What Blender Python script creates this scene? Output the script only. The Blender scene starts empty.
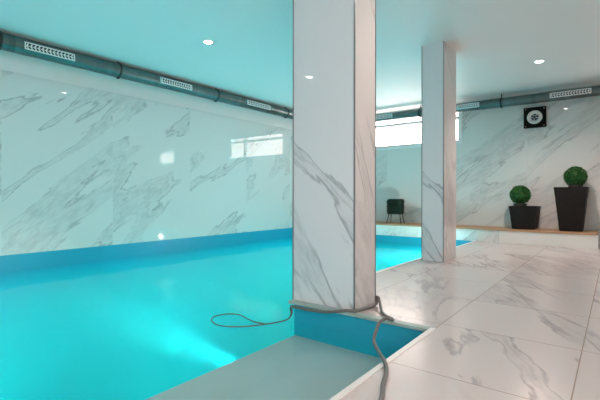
import bpy, bmesh, math, random
from mathutils import Vector, Matrix
random.seed(7)
S = bpy.context.scene
COL = S.collection
R = math.radians
PI = math.pi

# ------------------------------------------------------------------ helpers
def link(name, bm, mats, parent=None, smooth=False):
    me = bpy.data.meshes.new(name)
    bm.normal_update()
    bm.to_mesh(me); bm.free()
    for m in (mats if isinstance(mats, (list, tuple)) else [mats]):
        me.materials.append(m)
    if smooth:
        for p in me.polygons: p.use_smooth = True
    o = bpy.data.objects.new(name, me)
    COL.objects.link(o)
    if parent: o.parent = parent
    return o

def box(bm, x0, x1, y0, y1, z0, z1, mi=0, bev=0):
    vs = [bm.verts.new((x, y, z)) for z in (z0, z1) for y in (y0, y1) for x in (x0, x1)]
    fs = [(0,2,3,1), (4,5,7,6), (0,1,5,4), (2,6,7,3), (0,4,6,2), (1,3,7,5)]
    out = []
    for f in fs:
        fc = bm.faces.new([vs[i] for i in f]); fc.material_index = mi; out.append(fc)
    if bev:
        es = list({e for f in out for e in f.edges})
        bmesh.ops.bevel(bm, geom=es, offset=bev, segments=2, affect='EDGES', profile=.5)
    return out

def boxes(name, lst, mats, parent=None, bev=0):
    bm = bmesh.new()
    for b in lst: box(bm, *b, bev=bev)
    return link(name, bm, mats, parent)

def ring_sweep(bm, pts, radius, seg=12, caps=True, mi=0):
    """tube along a list of points, radius may be a list"""
    n = len(pts); pts = [Vector(p) for p in pts]
    rad = radius if isinstance(radius, (list, tuple)) else [radius]*n
    up = Vector((0, 0, 1)); rings = []
    t0 = (pts[1]-pts[0]).normalized()
    a = t0.cross(up)
    if a.length < .1: a = t0.cross(Vector((1, 0, 0)))
    a.normalize()
    for i, p in enumerate(pts):
        if i == 0: t = pts[1]-pts[0]
        elif i == n-1: t = pts[-1]-pts[-2]
        else: t = pts[i+1]-pts[i-1]
        t.normalize()
        a = (a - t*a.dot(t)).normalized()
        b = t.cross(a)
        rings.append([bm.verts.new(p + (a*math.cos(2*PI*k/seg) + b*math.sin(2*PI*k/seg))*rad[i]) for k in range(seg)])
    for i in range(n-1):
        for k in range(seg):
            f = bm.faces.new((rings[i][k], rings[i][(k+1) % seg], rings[i+1][(k+1) % seg], rings[i+1][k]))
            f.smooth = True; f.material_index = mi
    if caps:
        bm.faces.new(rings[0][::-1]); bm.faces.new(rings[-1])

def spline(ctrl, n=10):
    P = [Vector(c) for c in ctrl]; P = [P[0]*2-P[1]] + P + [P[-1]*2-P[-2]]
    out = []
    for i in range(1, len(P)-2):
        for k in range(n):
            t = k/n
            out.append(.5*((2*P[i]) + (-P[i-1]+P[i+1])*t + (2*P[i-1]-5*P[i]+4*P[i+1]-P[i+2])*t*t
                           + (-P[i-1]+3*P[i]-3*P[i+1]+P[i+2])*t**3))
    out.append(P[-2]); return out

def lathe(bm, prof, center, axis='Z', seg=32, mi=0, smooth=True):
    """prof: list of (radius, height)"""
    c = Vector(center); rings = []
    for r_, h_ in prof:
        ring = []
        for k in range(seg):
            a = 2*PI*k/seg
            if axis == 'Z': v = Vector((r_*math.cos(a), r_*math.sin(a), h_))
            elif axis == '-Y': v = Vector((r_*math.cos(a), -h_, r_*math.sin(a)))
            ring.append(bm.verts.new(c+v))
        rings.append(ring)
    for i in range(len(rings)-1):
        for k in range(seg):
            f = bm.faces.new((rings[i][k], rings[i][(k+1) % seg], rings[i+1][(k+1) % seg], rings[i+1][k]))
            f.smooth = smooth; f.material_index = mi
    return rings

def struct(o, label=None):
    o['kind'] = 'structure'
    if label: o['label'] = label
    return o

def tag(o, label, cat, group=None, kind=None):
    o['label'] = label; o['category'] = cat
    if group: o['group'] = group
    if kind: o['kind'] = kind
    return o

def empty(name, loc, label, cat, group=None):
    o = bpy.data.objects.new(name, None); COL.objects.link(o)
    o.location = loc; o.empty_display_size = .1
    return tag(o, label, cat, group)

def copy_tree(o, parent=None):
    c = o.copy(); COL.objects.link(c)
    if parent: c.parent = parent
    for ch in list(o.children): copy_tree(ch, c)
    return c

# ------------------------------------------------------------------ materials
class NT:
    def __init__(s, name):
        s.m = bpy.data.materials.new(name); s.m.use_nodes = True
        s.t = s.m.node_tree; s.t.nodes.clear()
        s.out = s.n('ShaderNodeOutputMaterial')
    def n(s, typ, **kw):
        nd = s.t.nodes.new(typ)
        for k, v in kw.items(): setattr(nd, k, v)
        return nd
    def l(s, a, b): s.t.links.new(a, b)
    def val(s, sock, v):
        if hasattr(v, 'links') or isinstance(v, bpy.types.NodeSocket): s.l(v, sock)
        else: sock.default_value = v
    def math(s, op, a, b=0., c=None, clamp=False):
        nd = s.n('ShaderNodeMath', operation=op, use_clamp=clamp)
        s.val(nd.inputs[0], a); s.val(nd.inputs[1], b)
        if c is not None: s.val(nd.inputs[2], c)
        return nd.outputs[0]
    def comb(s, x, y, z):
        nd = s.n('ShaderNodeCombineXYZ')
        for i, v in enumerate((x, y, z)): s.val(nd.inputs[i], v)
        return nd.outputs[0]
    def noise(s, vec, scale, detail=2, rough=.5, dist=0.):
        nd = s.n('ShaderNodeTexNoise')
        s.l(vec, nd.inputs['Vector']); nd.inputs['Scale'].default_value = scale
        nd.inputs['Detail'].default_value = detail; nd.inputs['Roughness'].default_value = rough
        nd.inputs['Distortion'].default_value = dist
        return nd.outputs['Fac']
    def ramp(s, v, a, b, c, d, smooth=True):
        nd = s.n('ShaderNodeMapRange', interpolation_type='SMOOTHSTEP' if smooth else 'LINEAR')
        s.val(nd.inputs[0], v)
        for i, k in enumerate((a, b, c, d)): nd.inputs[i+1].default_value = k
        return nd.outputs[0]
    def mix(s, f, a, b):
        nd = s.n('ShaderNodeMix', data_type='RGBA')
        s.val(nd.inputs[0], f)
        for sock, v in ((nd.inputs[6], a), (nd.inputs[7], b)):
            if isinstance(v, bpy.types.NodeSocket): s.l(v, sock)
            else: sock.default_value = (*v, 1)
        return nd.outputs[2]
    def obj(s):
        return s.n('ShaderNodeTexCoord').outputs['Object']
    def bsdf(s, color, rough=.5, metal=0., spec=.5, coat=0., normal=None):
        b = s.n('ShaderNodeBsdfPrincipled')
        if isinstance(color, bpy.types.NodeSocket): s.l(color, b.inputs['Base Color'])
        else: b.inputs['Base Color'].default_value = (*color, 1)
        s.val(b.inputs['Roughness'], rough); b.inputs['Metallic'].default_value = metal
        b.inputs['Specular IOR Level'].default_value = spec
        b.inputs['Coat Weight'].default_value = coat
        if normal is not None: s.l(normal, b.inputs['Normal'])
        s.l(b.outputs[0], s.out.inputs['Surface'])
        return b

def plain(name, col, rough=.5, metal=0., spec=.5, var=.08, vscale=6.):
    """single colour with a faint procedural variation"""
    t = NT(name); f = t.noise(t.obj(), vscale, 3)
    dark = tuple(c*(1-var) for c in col); lite = tuple(min(1, c*(1+var)) for c in col)
    t.bsdf(t.mix(f, dark, lite), rough, metal, spec)
    return t.m

def marble(name, au, av, ang, base, vein, pitch=None, org=(0, 0), rough=.06, grout=None, gw=.0015,
           rnd=True, strength=1., scale=1., seed=0., spec=.5, cover=0.):
    """veined marble on the plane spanned by object axes au, av (0,1,2).
    ang: direction in which the veins run; pitch: tile size for joints and per-tile pattern."""
    t = NT(name); sp = t.n('ShaderNodeSeparateXYZ'); t.l(t.obj(), sp.inputs[0])
    u, v = sp.outputs[au], sp.outputs[av]
    zoff = seed; joint = None
    if pitch:
        fu = t.math('DIVIDE', t.math('SUBTRACT', u, org[0]), pitch[0])
        fv = t.math('DIVIDE', t.math('SUBTRACT', v, org[1]), pitch[1])
        iu, iv = t.math('FLOOR', fu), t.math('FLOOR', fv)
        zoff = t.math('ADD', t.math('ADD', t.math('MULTIPLY', iu, 5.37), t.math('MULTIPLY', iv, 9.71)), seed)
        du = t.math('MULTIPLY', t.math('SUBTRACT', .5, t.math('ABSOLUTE', t.math('SUBTRACT', t.math('FRACT', fu), .5))), pitch[0])
        dv = t.math('MULTIPLY', t.math('SUBTRACT', .5, t.math('ABSOLUTE', t.math('SUBTRACT', t.math('FRACT', fv), .5))), pitch[1])
        joint = t.ramp(t.math('MINIMUM', du, dv), gw, gw*1.8, 1, 0)
    ca, sa = math.cos(ang), math.sin(ang)
    p = t.math('ADD', t.math('MULTIPLY', u, ca), t.math('MULTIPLY', v, sa))
    q = t.math('SUBTRACT', t.math('MULTIPLY', v, ca), t.math('MULTIPLY', u, sa))
    vec = t.comb(t.math('MULTIPLY', p, .30), t.math('MULTIPLY', q, 1.30), zoff)
    n1 = t.noise(vec, 1.0*scale, 7, .53, .35)
    rdg = t.math('ABSOLUTE', t.math('SUBTRACT', n1, .5))
    mask = t.ramp(t.noise(t.comb(t.math('MULTIPLY', p, .45), q, t.math('ADD', zoff, 7.7)), .85*scale, 2), .43-cover, .54-cover, 0, 1)
    outline = t.ramp(t.math('ABSOLUTE', t.math('SUBTRACT', rdg, .034)), 0, .011, 1, 0)    # paired dark edges of a vein
    core = t.ramp(rdg, .0, .012, 1, 0)
    fill = t.ramp(rdg, .028, .045, 1, 0)
    vec2 = t.comb(t.math('MULTIPLY', p, .9), t.math('MULTIPLY', q, 2.6), t.math('ADD', zoff, 3.3))
    grain = t.ramp(t.noise(vec2, 7, 5, .65), .35, .7, 0, 1)
    brk = t.ramp(t.noise(vec2, 1.3, 3), .42, .56, .15, 1)
    tot = t.math('ADD', t.math('MULTIPLY', t.math('MULTIPLY', outline, brk), .75), t.math('MULTIPLY', fill, t.math('ADD', .08, t.math('MULTIPLY', grain, .26))))
    tot = t.math('MULTIPLY', t.math('ADD', tot, t.math('MULTIPLY', core, .25)), t.math('ADD', .04, mask))
    tot = t.math('MULTIPLY', tot, strength*.85, clamp=True)
    col = t.mix(tot, base, vein)
    cloud = t.noise(vec, 2.4, 3)
    col = t.mix(t.math('MULTIPLY', cloud, .18), col, tuple(c*.8 for c in base))
    if joint is not None and grout is not None:
        col = t.mix(joint, col, grout)
    t.bsdf(col, rough, spec=spec)
    return t.m

WHITE = (.72, .73, .72); VEIN = (.27, .29, .31)
M = {}
M['wall_l'] = marble('marble_wall_left', 1, 2, R(38), WHITE, VEIN, (1.30, 2.6), (.31, -.30), .014, (.72, .72, .71), .0012, seed=3.3, strength=.78, spec=.36, cover=.07)
M['wall_f'] = marble('marble_wall_far', 0, 2, R(36), (.70, .69, .67), VEIN, (1.30, 2.6), (-5.1, -.05), .02, (.64, .63, .61), .0012, seed=8.4, strength=.8, cover=.05)
M['floor'] = marble('marble_floor', 0, 1, R(118), (.62, .55, .54), (.19, .18, .19), (.68, .695), (-.81, .325), .24, (.33, .25, .21), .0018, seed=4.6, strength=.72, scale=.75, cover=.04)
M['ledge'] = marble('marble_ledge', 0, 2, R(40), (.80, .79, .76), VEIN, (1.36, 3), (-1.5, -1), .08, (.5, .5, .48), .0016, seed=1.1, strength=.7, scale=1.3)
M['pil_f'] = marble('marble_pillar_front', 0, 2, R(-52), (.70, .70, .73), (.26, .27, .30), None, rough=.03, seed=12.6, strength=.95, scale=.9, cover=.07)
M['pil_s'] = marble('marble_pillar_side', 1, 2, R(-58), (.68, .66, .65), (.34, .33, .33), None, rough=.05, seed=3.4, strength=.85, scale=.9)
M['ceil'] = plain('ceiling_paint', (.82, .81, .80), .55, var=.02, vscale=1.5)
M['plaster'] = plain('white_plaster', (.80, .79, .78), .5, var=.02)
M['liner'] = plain('blue_pool_liner', (.015, .36, .52), .35, var=.06, vscale=3)
M['step'] = plain('grey_white_step', (.52, .45, .44), .4, var=.04, vscale=3)
M['rim'] = plain('pale_coping_strip', (.78, .76, .74), .35)
M['rimg'] = plain('grey_green_coping', (.33, .42, .40), .4)
M['wood'] = None
t = NT('oak_decking'); sp = t.n('ShaderNodeSeparateXYZ'); t.l(t.obj(), sp.inputs[0])
gv = t.comb(t.math('MULTIPLY', sp.outputs[0], 1.2), t.math('MULTIPLY', sp.outputs[1], 16), sp.outputs[2])
g = t.noise(gv, 3, 5, .6, .6)
fy = t.math('FRACT', t.math('MULTIPLY', sp.outputs[1], 8)); gap = t.ramp(fy, 0, .06, 1, 0)
fx = t.math('FRACT', t.math('DIVIDE', sp.outputs[0], .5)); gapx = t.ramp(fx, 0, .012, 1, 0)
col = t.mix(g, (.36, .19, .10), (.62, .38, .22)); col = t.mix(t.math('MAXIMUM', gap, gapx), col, (.08, .04, .02))
t.bsdf(col, .5); M['wood'] = t.m
M['pot'] = plain('dark_brown_pot', (.012, .010, .010), .6, spec=.2, var=.5, vscale=25)
M['soil'] = plain('black_inner_pot', (.008, .008, .008), .6)
M['black'] = plain('black_panel', (.003, .003, .003), .5, spec=.15)
M['chrome'] = plain('silver_reflector', (.80, .74, .71), .35, .35)
M['darkmetal'] = plain('dark_metal', (.04, .04, .045), .4, .6)
M['frame'] = plain('white_window_frame', (.80, .80, .80), .35)
M['band'] = plain('black_duct_clamp', (.01, .012, .012), .4)
M['grille'] = plain('grey_white_grille', (.80, .80, .80), .4)
M['grillehole'] = plain('grille_shadow_gap', (.02, .025, .025), .6)
M['hose'] = plain('grey_rubber_hose', (.14, .135, .13), .4, var=.15, vscale=40)
M['edge'] = plain('grey_edge_strip', (.22, .23, .24), .3, .5)

def duct_mat(name, ax):
    t = NT(name); sp = t.n('ShaderNodeSeparateXYZ'); t.l(t.obj(), sp.inputs[0])
    s_ = t.math('MULTIPLY', sp.outputs[ax], 15)
    rib = t.ramp(t.math('ABSOLUTE', t.math('SUBTRACT', t.math('FRACT', s_), .5)), 0, .07, 1, 0)
    bp = t.n('ShaderNodeBump'); bp.inputs['Strength'].default_value = .5; bp.inputs['Distance'].default_value = .006
    t.l(rib, bp.inputs['Height'])
    nf = t.noise(t.comb(t.math('FLOOR', s_), 0, 0), 3.7, 1)
    col = t.mix(nf, (.06, .085, .085), (.22, .26, .26))
    t.bsdf(col, .33, .85, normal=bp.outputs[0]); return t.m
M['duct_y'] = duct_mat('galvanised_duct_left', 1)
M['duct_x'] = duct_mat('galvanised_duct_far', 0)

t = NT('boxwood_leaf'); rn = t.noise(t.obj(), 55, 3, .6)
b = t.bsdf(t.mix(t.ramp(rn, .35, .65, 0, 1), (.008, .05, .010), (.05, .22, .045)), .45); M['leaf'] = t.m
t = NT('dark_boxwood_leaf'); rn = t.noise(t.obj(), 45, 3, .6)
b = t.bsdf(t.mix(t.ramp(rn, .35, .65, 0, 1), (.004, .010, .006), (.012, .035, .018)), .6); M['leafd'] = t.m

t = NT('lamp_glow'); e = t.n('ShaderNodeEmission'); e.inputs[0].default_value = (1, .93, .85, 1); e.inputs[1].default_value = 45
t.l(e.outputs[0], t.out.inputs[0]); M['glow'] = t.m

t = NT('window_glass')
tr = t.n('ShaderNodeBsdfTransparent'); gl = t.n('ShaderNodeBsdfGlossy'); gl.inputs['Roughness'].default_value = .02
mx = t.n('ShaderNodeMixShader'); mx.inputs[0].default_value = .06
t.l(tr.outputs[0], mx.inputs[1]); t.l(gl.outputs[0], mx.inputs[2]); t.l(mx.outputs[0], t.out.inputs[0]); M['glass'] = t.m

# pool water: clear, mirror-like at grazing angles, with turquoise milky body
t = NT('pool_water')
tr = t.n('ShaderNodeBsdfTransparent'); tr.inputs[0].default_value = (.85, 1, 1, 1)
gl = t.n('ShaderNodeBsdfGlossy'); gl.inputs['Roughness'].default_value = .05
nz = t.n('ShaderNodeTexNoise'); t.l(t.obj(), nz.inputs['Vector']); nz.inputs['Scale'].default_value = 2.2; nz.inputs['Detail'].default_value = 2
bp = t.n('ShaderNodeBump'); bp.inputs['Strength'].default_value = .25; bp.inputs['Distance'].default_value = .03
t.l(nz.outputs['Fac'], bp.inputs['Height']); t.l(bp.outputs[0], gl.inputs['Normal'])
lw = t.n('ShaderNodeLayerWeight'); lw.inputs['Blend'].default_value = .5
fr = t.math('ADD', t.math('MULTIPLY', t.math('POWER', lw.outputs['Facing'], 5.), .30), .02)
mx = t.n('ShaderNodeMixShader'); t.l(fr, mx.inputs[0]); t.l(tr.outputs[0], mx.inputs[1]); t.l(gl.outputs[0], mx.inputs[2])
t.l(mx.outputs[0], t.out.inputs['Surface'])
vs = t.n('ShaderNodeVolumeScatter'); vs.inputs['Color'].default_value = (.01, .74, 1, 1); vs.inputs['Density'].default_value = WATER_SC = 1.15
va = t.n('ShaderNodeVolumeAbsorption'); va.inputs['Color'].default_value = (.0, .84, .98, 1); va.inputs['Density'].default_value = .35
ad = t.n('ShaderNodeAddShader'); t.l(vs.outputs[0], ad.inputs[0]); t.l(va.outputs[0], ad.inputs[1]); t.l(ad.outputs[0], t.out.inputs['Volume'])
M['water'] = t.m

# ------------------------------------------------------------------ room sizes
H = 2.5
XL, XR, YF, YB = -5.54, 1.6, 7.9, -3.2
PX = -1.86            # pool edge along the deck
PY = 7.2              # pool end at the ledge
BX = -1.80
NX, NY = -.81, 2.285  # entry bay of the pool
PB = -2.9
WL = -.127
# ------------------------------------------------------------------ deck and basin
bm = bmesh.new()
T = .05
for a in [(PX, NX, NY+.31, PY), (BX, NX, NY, NY+.31), (NX, XR, PB, PY), (XL, XR, YB, PB), (PX+4*0, XR, PY, YF), (XL, PX, PY, YF)]:
    box(bm, a[0], a[1], a[2], a[3], -.3, 0)
struct(link('floor', bm, M['floor']))
ZB = -1.45
w = .12; TH_ = .22
pool = boxes('pool_basin', [
    (XL-w, NX+w, PB-w, PY+w, ZB-w, ZB),           # bottom
    (XL-w, XL, PB, PY, ZB, .066), (XL-TH_, XL-.0005, -3.4, 8.1, -.3, .066),                 # left side
    (XL-w, PX, PY-.012, PY+w, ZB, -.001),         # far end
    (XL-w, NX+w, PB-w, PB, ZB, -.301),            # near end
    (XL-w, NX, PB-.01, PB+.012, ZB, -.012),
    (PX-.012, PX+.006, NY+.31, PY, ZB, -.006),        # deck side skin
    (BX-.004, NX, NY-.015, NY+.01, ZB, -.012), (BX-.004, BX+.02, NY, NY+.32, ZB, -.012), (PX, BX, NY+.305, NY+.32, ZB, -.012),    # bay back skin
    (NX-.015, NX+.006, PB, NY, ZB, -.012),        # bay side skin
], M['liner'])
struct(pool, 'blue lined pool basin below the deck')
struct(boxes('pool_step', [(BX, NX-.015, PB+.012, NY-.015, -.36, -.235)], M['step']), 'pale submerged entry step')
# under-step body so that the pool side continues down
struct(boxes('pool_step_front', [(BX, BX+.05, PB+.012, NY-.015, ZB, -.36)], M['liner']), 'blue face below the entry step')
# coping strips
bm = bmesh.new()
box(bm, NX-.022, NX+.004, PB, NY+.01, -.012, .004, 0)
struct(link('trim_1', bm, M['rim']), 'white strip along the right edge of the entry bay')
bm = bmesh.new(); box(bm, -1.845, NX-.022, NY-.03, NY+.022, -.014, .004, 0)
struct(link('trim_2', bm, M['rimg']), 'grey green strip in front of the big pillar')
bm = bmesh.new(); box(bm, PX-.018, PX+.012, NY+.31, PY, -.01, .004, 0)
struct(link('trim_3', bm, M['rim']), 'white strip along the deck edge of the pool')

# water body
bm = bmesh.new()
pts = [(XL-.01, PB), (NX-.001, PB), (NX-.001, NY-.002), (BX, NY-.002), (BX, NY+.31), (PX, NY+.31), (PX, PY+.005), (XL-.01, PY+.005)]
lo = [bm.verts.new((x, y, ZB-.01)) for x, y in pts]; hi = [bm.verts.new((x, y, WL)) for x, y in pts]
bm.faces.new(lo[::-1]); bm.faces.new(hi)
for i in range(8): bm.faces.new((lo[i], lo[(i+1) % 8], hi[(i+1) % 8], hi[i]))
water = link('pool_water', bm, M['water'])
tag(water, 'calm glowing turquoise water filling the indoor pool', 'water', kind='stuff')

# ------------------------------------------------------------------ walls, ceiling, windows
TH = .22
struct(boxes('ceiling', [(XL-TH, XR+TH, YB-TH, YF+TH, H, H+.15)], M['ceil']))
# left wall: marble up to 2.17, plaster strip above
struct(boxes('wall_left', [(XL-TH, XL, YB-TH, YF+TH, .066, 2.185)], M['wall_l']))
struct(boxes('trim_4', [(XL-TH, XL-.006, YB-TH, YF+TH, 2.185, H)], M['plaster']), 'white plaster strip above the marble panels')
# far wall with two openings
W1 = (-4.43, -2.33, 1.775, 2.40); W2 = (.12, 1.15, 1.78, 2.30)
lst = [(XL, W1[0], YF, YF+TH, -.3, H), (W1[0], W1[1], YF, YF+TH, -.3, W1[2]), (W1[0], W1[1], YF, YF+TH, W1[3], H),
       (W1[1], W2[0], YF, YF+TH, -.3, H), (W2[0], W2[1], YF, YF+TH, -.3, W2[2]), (W2[0], W2[1], YF, YF+TH, W2[3], H),
       (W2[1], XR+TH, YF, YF+TH, -.3, H)]
struct(boxes('wall_far', lst, M['wall_f']))
DY0, DY1, DZ = -1.5, .2, 2.1
struct(boxes('wall_right', [(XR, XR+TH, YB-TH, DY0, -.3, H), (XR, XR+TH, DY1, YF, -.3, H), (XR, XR+TH, DY0, DY1, DZ, H), (XR, XR+TH, DY0, DY1, -.3, 0)], M['plaster']))
struct(boxes('wall_back', [(XL, XR, YB-TH, YB, -.3, H)], M['plaster']))

def window(n, x0, x1, z0, z1, mull, tz):
    fr = [(x0, x1, YF+.10, YF+.16, z0, z0+.045), (x0, x1, YF+.10, YF+.16, z1-.045, z1),
          (x0, x0+.05, YF+.10, YF+.16, z0+.045, z1-.045), (x1-.05, x1, YF+.10, YF+.16, z0+.045, z1-.045)]
    for m in mull: fr.append((m-.03, m+.03, YF+.10, YF+.16, z0+.045, z1-.045))
    fr.append((x0+.05, x1-.05, YF+.10, YF+.15, tz-.028, tz+.028))
    o = struct(boxes('window_%d' % n, fr, M['frame'], bev=.004))
    g = boxes('pane', [(x0+.05, x1-.05, YF+.127, YF+.133, z0+.045, z1-.045)], M['glass'], o)
    s_ = boxes('casing', [(x0-.05, x0, YF-.014, YF+.10, z0-.05, z1+.03), (x1, x1+.05, YF-.014, YF+.10, z0-.05, z1+.03),
                         (x0, x1, YF-.014, YF+.10, z0-.05, z0), (x0, x1, YF-.014, YF+.10, z1, z1+.03)], M['frame'], o)
    h = boxes('handle', [((x0+x1)/2+.3, (x0+x1)/2+.32, YF+.05, YF+.10, z1-.14, z1-.04)], M['frame'], o)
    return o
window(1, *W1, [-2.97], 2.245)
window(2, *W2, [], 2.2)
fr = [(XR+.08, XR+.14, DY0, DY1, 0, .07), (XR+.08, XR+.14, DY0, DY1, DZ-.07, DZ)]  # unseen glazed opening, added and sized to let daylight onto the deck
for y in (DY0, DY1-.06): fr.append((XR+.08, XR+.14, y, y+.06, .07, DZ-.07))
d = struct(boxes('added_door_1', fr, M['frame'], bev=.004))
boxes('pane', [(XR+.107, XR+.113, DY0+.06, DY1-.06, .07, DZ-.07)], M['glass'], d)

# ledge at the far wall
LX0, LX1 = -5.30, -.2
LZ = .215
lg = struct(boxes('ledge', [(LX0, LX1, PY, YF, 0, LZ-.022)], M['ledge']), 'low marble ledge along the far wall')
boxes('wooden_top', [(LX0, LX1-.02, PY-.012, YF, LZ-.022, LZ)], M['wood'], lg)

# ------------------------------------------------------------------ pillars
def pillar(name, x0, x1, y0, y1, label, strips):
    e = empty(name, ((x0+x1)/2, (y0+y1)/2, 0), label, 'pillar', 'marble pillars along the pool edge')
    hx, hy = (x1-x0)/2, (y1-y0)/2
    bm = bmesh.new()
    fs = box(bm, -hx, hx, -hy, hy, .003, H)
    for f in fs:
        f.normal_update(); f.material_index = 1 if abs(f.normal.x) > .5 else 0
    link('marble_cladding', bm, [M['pil_f'], M['pil_s']], e)
    for sx, sy in strips:
        bm = bmesh.new(); r_ = .004
        box(bm, sx*hx-r_, sx*hx+r_, sy*hy-r_, sy*hy+r_, .004, H-.001)
        link('edge_strip', bm, M['edge'], e)
    return e
pillar('pillar', -1.846, -1.34, 2.31, 2.60, 'large square marble pillar in the foreground at the pool corner', [(-1, -1), (1, -1), (1, 1)])
pillar('pillar', -1.79, -1.54, 4.64, 5.10, 'slimmer marble pillar farther back at the pool edge', [(-1, -1), (1, -1)])

# ------------------------------------------------------------------ ventilation ducts
def perf_grille(parent, L, Hh, axis, pos, holes=13):
    """slotted vent plate: local x along the duct; holes pressed as two rows of slots"""
    bm = bmesh.new(); t_ = .006; b_ = .012
    x0, x1, z0, z1 = -L/2, L/2, -Hh/2, Hh/2
    for a in [(x0, x1, z0, z0+b_), (x0, x1, z1-b_, z1), (x0, x0+b_, z0, z1), (x1-b_, x1, z0, z1), (x0, x1, -.003, .003)]:
        box(bm, a[0], a[1], -t_, 0, a[2], a[3])
    n = holes
    for i in range(n):
        cx = x0 + b_ + (i+.5)*(L-2*b_)/n
        for zc, sg in ((Hh/4-.002, 1), (-Hh/4+.002, -1)):
            vs = []
            hw = .0065; hh = Hh/4-.004; sk = .010*sg
            for dx, dz in ((-hw-sk, -hh), (hw-sk, -hh), (hw+sk, hh), (-hw+sk, hh)):
                vs.append((cx+dx, zc+dz))
            a_ = [bm.verts.new((x, -t_, z)) for x, z in vs]; c_ = [bm.verts.new((x, 0, z)) for x, z in vs]
            bm.faces.new(a_)
            for k in range(4): bm.faces.new((a_[k], c_[k], c_[(k+1) % 4], a_[(k+1) % 4]))
    f = link('vent_grille', bm, M['grille'], parent)
    bm = bmesh.new(); box(bm, x0+.002, x1-.002, .0, .004, z0+.002, z1-.002)
    bk = link('backing', bm, M['grillehole'], f)
    f.location = pos
    f.rotation_euler = axis
    return f

def clamp(parent, p, rot, r_, hang):
    bm = bmesh.new()
    lathe(bm, [(r_+.001, -.014), (r_+.007, -.014), (r_+.007, .014), (r_+.001, .014)], (0, 0, 0), 'Z', 28)
    for v in bm.verts: v.co = Vector((v.co.z, v.co.x, v.co.y))     # axis -> local x
    box(bm, -.006, .006, -.012, .012, r_+.005, r_+hang)
    box(bm, -.010, .010, -.012-r_*.0-.02, .012, -.0-r_-.018, -r_-.004)
    o = link('clamp', bm, M['band'], parent); o.location = p; o.rotation_euler = rot
    return o

# left duct (runs along Y)
DXc, DZc, DR = -5.165, 2.392, .092
dl = empty('ventilation_duct', (DXc, 3, DZc-DR), 'dark teal metal ventilation duct along the left wall above the pool', 'duct', 'round ventilation ducts under the ceiling')
bm = bmesh.new(); ring_sweep(bm, [(0, -6.0+i*.5, DR) for i in range(0, 22)], DR, 28)
link('pipe', bm, M['duct_y'], dl)
for y, L in ((1.94, .52), (3.62, .54), (5.36, .60), (.2, .52)):
    a = R(-6)
    perf_grille(dl, L, .085, (a, 0, R(90)), (DR+.004, y-3, DR-.012))
for y in (1.47, 2.78, 4.43, 6.2, 7.3, -.1): clamp(dl, (0, y-3, DR), (0, 0, R(90)), DR, H-DZc)
# far duct (runs along X)
FR = .078; FY, FZ = 7.64, 2.352
df = empty('ventilation_duct', (-2.5, FY, FZ-FR), 'grey metal ventilation duct along the far wall above the window and planters', 'duct', 'round ventilation ducts under the ceiling')
bm = bmesh.new(); ring_sweep(bm, [(-2.6+i*.4, 0, FR+.012-.012*i/17*2) for i in range(0, 17)], FR, 28)
link('pipe', bm, M['duct_x'], df)
for x, L in ((-3.72, .40), (-2.08, .38), (-.565, .54), (.9, .5)):
    perf_grille(df, L, .078, (R(4), 0, 0), (x+2.5, -FR-.004, FR-.0 + (-.003*(x+2.5))), 12 if L < .5 else 14)
for x in (-2.98, -1.55, -.06, -4.6): clamp(df, (x+2.5, 0, FR + (.012-.024*(x+5.1)/6.4)), (0, 0, 0), FR+.001, H-FZ)

# ------------------------------------------------------------------ ceiling downlights
def downlight(loc, label, group=None):
    e = empty('downlight', loc, label, 'ceiling light', group)
    bm = bmesh.new(); lathe(bm, [(.046, .004), (.049, -.004), (.060, -.005), (.064, 0), (.064, .002)], (0, 0, 0), 'Z', 32)
    link('ring', bm, M['frame'], e)
    bm = bmesh.new(); rr = lathe(bm, [(.046, 0), (.001, -.001)], (0, 0, 0), 'Z', 32)
    link('lamp', bm, M['glow'], e)
    return e
spots = [((-3.67, 3.04), 'small round ceiling light shining above the pool, left of the big pillar', None),
         ((-.79, 6.10), 'small round ceiling light above the deck near the far wall', None),
         ((-3.67, 6.04), 'small round ceiling light above the pool hidden behind the big pillar', None),
         ((-3.57, -.22), 'small round ceiling light above the near end of the pool', None),
         ((-.79, 3.04), 'small round ceiling light above the middle of the deck', None),
         ((-.79, .04), 'small round ceiling light above the near deck', None)]
for (x, y), lb, gp in spots:
    downlight((x, y, H-.001), lb, 'round downlights in the ceiling')
    ld = bpy.data.lights.new('downlight_beam', 'SPOT'); ld.energy = (115 if y > 5 else 38) if x > -2 else 7; ld.spot_size = R(150); ld.spot_blend = .8
    ld.shadow_soft_size = .035; ld.color = (1, .80, .72)
    lo_ = bpy.data.objects.new('downlight_beam', ld); COL.objects.link(lo_); lo_.location = (x, y, H-.03)

# ------------------------------------------------------------------ planters
def leaf_cloud(bm, pts_normals, size, mi=0):
    for p, n in pts_normals:
        n = Vector(n).normalized(); p = Vector(p)
        d_ = (n + Vector([random.uniform(-.9, .9) for _ in range(3)])).normalized()
        s_ = d_.cross(Vector([random.uniform(-1, 1) for _ in range(3)])).normalized()
        L = size*random.uniform(.7, 1.3); w_ = L*.32
        a = bm.verts.new(p); b_ = bm.verts.new(p+d_*L*.5+s_*w_); c = bm.verts.new(p+d_*L); e_ = bm.verts.new(p+d_*L*.5-s_*w_)
        f = bm.faces.new((a, b_, c, e_)); f.material_index = mi

def ball_points(c, r_, n):
    out = []
    for i in range(n):
        z = 1-2*(i+.5)/n; ph = i*2.39996; q = math.sqrt(1-z*z)
        d_ = Vector((q*math.cos(ph), q*math.sin(ph), z)); out.append((Vector(c)+d_*r_*random.uniform(.88, .96), d_))
    return out

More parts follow.
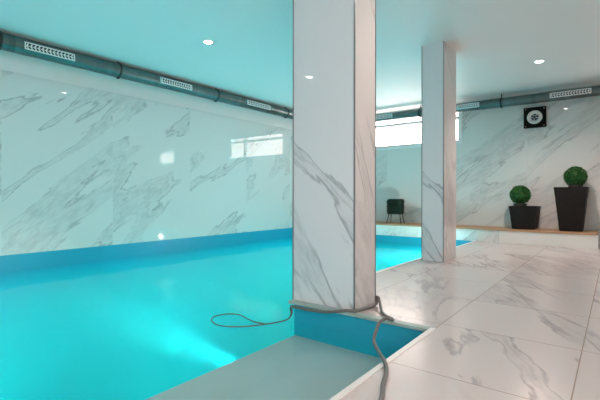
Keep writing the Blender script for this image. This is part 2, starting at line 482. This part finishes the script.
def topiary(name, loc, hp, wt, wb, br, bz, bx, lab_plant, lab_pot, grp):
    """tapered square pot (thing) and its clipped ball (part)"""
    e = empty(name, loc, lab_pot, 'potted plant', grp)
    bm = bmesh.new()
    def sq(s_, z): return [bm.verts.new((sx*s_/2, sy*s_/2, z)) for sx, sy in ((-1, -1), (1, -1), (1, 1), (-1, 1))]
    prof = [(wb-.02, 0), (wb, .008), (wt-.006, hp-.03), (wt, hp-.028), (wt, hp), (wt-.03, hp), (wt-.04, hp-.05)]
    rg = [sq(s_, z) for s_, z in prof]
    bm.faces.new(rg[0][::-1])
    for i in range(len(rg)-1):
        for k in range(4): bm.faces.new((rg[i][k], rg[i][(k+1) % 4], rg[i+1][(k+1) % 4], rg[i+1][k]))
    bm.faces.new(rg[-1])
    link('pot', bm, M['pot'], e)
    bm = bmesh.new(); lathe(bm, [(.001, hp-.045), (.085, hp-.045), (.10, hp+.035), (.09, hp+.04), (.02, hp+.03), (.015, bz)], (bx, 0, 0), 'Z', 24)
    link('inner_pot', bm, M['soil'], e)
    bm = bmesh.new()
    bmesh.ops.create_icosphere(bm, subdivisions=3, radius=br*.86, matrix=Matrix.Translation((bx, 0, bz)))
    leaf_cloud(bm, ball_points((bx, 0, bz), br, 1700), .026)
    link('clipped_foliage', bm, M['leaf'], e)
    return e
topiary('topiary', (-1.185, 7.58, LZ), .375, .405, .325, .147, .775-LZ, -.07, '', 'clipped green ball plant in the shorter dark tapered pot', 'clipped ball plants on the ledge')
topiary('topiary', (-.545, 7.58, LZ), .675, .43, .295, .147, 1.055-LZ, .05, '', 'clipped green ball plant in the taller dark tapered pot', 'clipped ball plants on the ledge')

e = empty('hedge_planter', (-3.47, 7.6, LZ), 'dark green square clipped block on thin splayed legs by far wall', 'planter')
bm = bmesh.new(); fs = box(bm, -.145, .150, -.08, .08, .185, .46, bev=.02)
pn = []
for i in range(1500):
    f_ = random.choice('xXyYzZzy'); a, b_ = random.uniform(-1, 1), random.uniform(-1, 1)
    if f_ in 'xX': s_ = 1 if f_ == 'X' else -1; pn.append(((s_*.142, a*.075, .322+b_*.135), (s_, 0, 0)))
    elif f_ in 'yY': s_ = 1 if f_ == 'Y' else -1; pn.append(((a*.142, s_*.077, .322+b_*.135), (0, s_, 0)))
    else: pn.append(((a*.142, b_*.075, .455), (0, 0, 1)))
leaf_cloud(bm, pn, .024)
link('clipped_foliage', bm, M['leafd'], e)
for sx in (-1, 1):
    for sy in (-1, 1):
        bm = bmesh.new(); ring_sweep(bm, [(sx*.115, sy*.06, .20), (sx*(.135), sy*.075, .07), (sx*.15, sy*.085, 0)], .008, 8)
        link('leg', bm, M['darkmetal'], e)
bm = bmesh.new(); box(bm, -.12, .12, -.065, .065, .175, .19); link('tray', bm, M['darkmetal'], e)

# ------------------------------------------------------------------ black square wall light with round silver reflector
e = empty('wall_light', (-1.083, YF, 1.905), 'black square wall fixture with a round silver centre under the far duct', 'wall light')
bm = bmesh.new(); box(bm, -.165, .165, -.045, 0, 0, .345, bev=.004); link('plate', bm, M['black'], e)
bm = bmesh.new(); lathe(bm, [(.112, .0), (.115, .012), (.105, .022), (.095, .020), (.060, .004), (.055, .001)], (0, -.044, .175), '-Y', 40)
link('reflector_ring', bm, M['chrome'], e)
bm = bmesh.new(); lathe(bm, [(.056, .0015), (.045, .006), (.04, .016), (.025, .020), (.001, .022)], (0, -.044, .175), '-Y', 32)
hub = link('lens', bm, M['darkmetal'], e)
bm = bmesh.new()
for k in range(5):
    a = 2*PI*k/5+.4
    p0 = Vector((math.cos(a)*.02, -.070, .175+math.sin(a)*.02)); p1 = Vector((math.cos(a+.6)*.075, -.062, .175+math.sin(a+.6)*.075))
    ring_sweep(bm, [p0, (p0+p1)/2+Vector((0, -.004, 0)), p1], .005, 6)
link('spoke', bm, M['chrome'], e)
for sx in (-1, 1):
    for sz in (.03, .315):
        bm = bmesh.new(); lathe(bm, [(.007, 0), (.006, .003), (.001, .004)], (sx*.135, -.045, sz), '-Y', 12)
        link('screw', bm, M['chrome'], e)

# ------------------------------------------------------------------ hose
hp = [(-1.90, 2.062, WL+.003), (-1.97, 2.052, WL+.004), (-2.08, 2.073, WL+.004), (-2.18, 2.105, WL+.004), (-2.27, 2.07, WL+.004),
      (-2.30, 1.97, WL+.004), (-2.25, 1.895, WL+.004), (-2.14, 1.85, WL+.004), (-2.04, 1.875, WL+.004), (-1.95, 1.955, WL+.004),
      (-1.895, 2.045, WL+.004), (-1.855, 2.13, WL+.004), (-1.835, 2.23, WL+.006), (-1.842, 2.285, -.095), (-1.838, 2.275, -.045), (-1.785, 2.243, -.028),
      (-1.649, 2.243, -.026), (-1.505, 2.232, -.012), (-1.375, 2.250, .016), (-1.322, 2.286, .016), (-1.300, 2.37, .014),
      (-1.285, 2.46, .014), (-1.295, 2.54, .02), (-1.312, 2.57, .05), (-1.285, 2.545, .055), (-1.235, 2.47, .03), (-1.179, 2.38, .016), (-1.12, 2.315, .014),
      (-1.062, 2.275, .016), (-1.040, 2.235, .022), (-1.065, 2.205, .034), (-1.068, 2.126, .026), (-1.053, 2.053, .000), (-1.021, 1.968, -.025),
      (-.919, 1.822, -.012), (-.808, 1.660, .018), (-.759, 1.573, .014), (-.719, 1.461, .012), (-.672, 1.349, .012), (-.66, 1.2, .012), (-.70, .9, .012)]
bm = bmesh.new()
path = spline(hp, 7)
rad = [.0045 if p.z < -.10 else .0095 for p in path]
for _ in range(6): rad = [rad[0]] + [(rad[i-1]+rad[i]+rad[i+1])/3 for i in range(1, len(rad)-1)] + [rad[-1]]
ring_sweep(bm, path, rad, 10)
hose = link('pool_hose', bm, M['hose'])
tag(hose, 'grey rubber hose looping from the water round the big pillar foot onto the deck', 'hose')
# ------------------------------------------------------------------ light
def area(name, loc, rot, sx, sy, power, col, spread=None):
    ld = bpy.data.lights.new(name, 'AREA'); ld.shape = 'RECTANGLE'; ld.size = sx; ld.size_y = sy; ld.energy = power; ld.color = col
    if spread: ld.spread = spread
    o = bpy.data.objects.new(name, ld); COL.objects.link(o); o.location = loc; o.rotation_euler = rot
    return o
def portal(name, loc, rot, sx, sy):
    o = area(name, loc, rot, sx, sy, 1, (1, 1, 1)); o.data.cycles.is_portal = True
    return o
portal('window_daylight', ((W1[0]+W1[1])/2, YF+.2, (W1[2]+W1[3])/2), (R(-90), 0, 0), W1[1]-W1[0], W1[3]-W1[2])
portal('window_daylight', ((W2[0]+W2[1])/2, YF+.2, (W2[2]+W2[3])/2), (R(-90), 0, 0), W2[1]-W2[0], W2[3]-W2[2])
portal('added_door_daylight', (XR+.2, (DY0+DY1)/2, DZ/2), (0, R(90), 0), DZ, DY1-DY0)  # sky light through the added opening in the right wall

# underwater lamps set in the pool side under the deck
def pool_lamp(y, z, power, x=PX-.03, col=(.35, .95, 1.)):
    ld = bpy.data.lights.new('underwater_lamp', 'AREA'); ld.shape = 'DISK'; ld.size = .09; ld.energy = power; ld.color = col
    o = bpy.data.objects.new('underwater_lamp', ld); COL.objects.link(o); o.location = (x, y, z); o.rotation_euler = (0, R(90), 0)
    return o
for x, tilt, pw, ys in ((-3.1, -30, 31, (-1.6, .3, 2.2, 4.1, 6.0)), (-4.9, -18, 27, (-.6, 1.4, 3.4, 5.4, 6.8))):    # unseen fill lights added at the bottom to light water and ceiling evenly
    for y in ys:
        ld = bpy.data.lights.new('added_pool_fill', 'AREA'); ld.shape = 'DISK'; ld.size = .3; ld.energy = pw; ld.color = (.03, .80, 1.)
        o = bpy.data.objects.new('added_pool_fill', ld); COL.objects.link(o); o.location = (x, y, ZB+.02); o.rotation_euler = (R(180), R(tilt), 0)
pool_lamp(6.1, -.30, 40, col=(.85, .98, 1.))
def beam(y, z, power, ang, tilt):
    ld = bpy.data.lights.new('underwater_beam', 'SPOT'); ld.energy = power; ld.spot_size = R(ang); ld.spot_blend = 1.; ld.shadow_soft_size = .04; ld.color = (.8, 1, 1)
    o = bpy.data.objects.new('underwater_beam', ld); COL.objects.link(o); o.location = (BX-.06, y, z)
    o.rotation_euler = (0, R(90-tilt), 0)
beam(1.86, -.36, 260, 24, -2)

w_ = bpy.data.worlds.new('World'); S.world = w_; w_.use_nodes = True
nt = w_.node_tree; bg = nt.nodes['Background']; bg.inputs[0].default_value = (1., .86, .80, 1); bg.inputs[1].default_value = 11.

# ------------------------------------------------------------------ camera
cd = bpy.data.cameras.new('Camera'); cam = bpy.data.objects.new('Camera', cd); COL.objects.link(cam); S.camera = cam
f = 409.; th = math.atan(316/409)
cd.sensor_fit = 'HORIZONTAL'; cd.sensor_width = 36; cd.lens = 36*f/600
cd.shift_y = -4.0/600
cd.clip_start = .05
cam.location = (0, 0, .75)
cam.rotation_euler = (Matrix.Rotation(th, 4, 'Z') @ Matrix.Rotation(R(90), 4, 'X') @ Matrix.Rotation(.0012, 4, 'Z')).to_euler()

S.cycles.volume_bounces = 3
S.view_settings.view_transform = 'Standard'; S.view_settings.look = 'None'
S.view_settings.exposure = .25; S.view_settings.gamma = 1; S.view_settings.use_curve_mapping = False
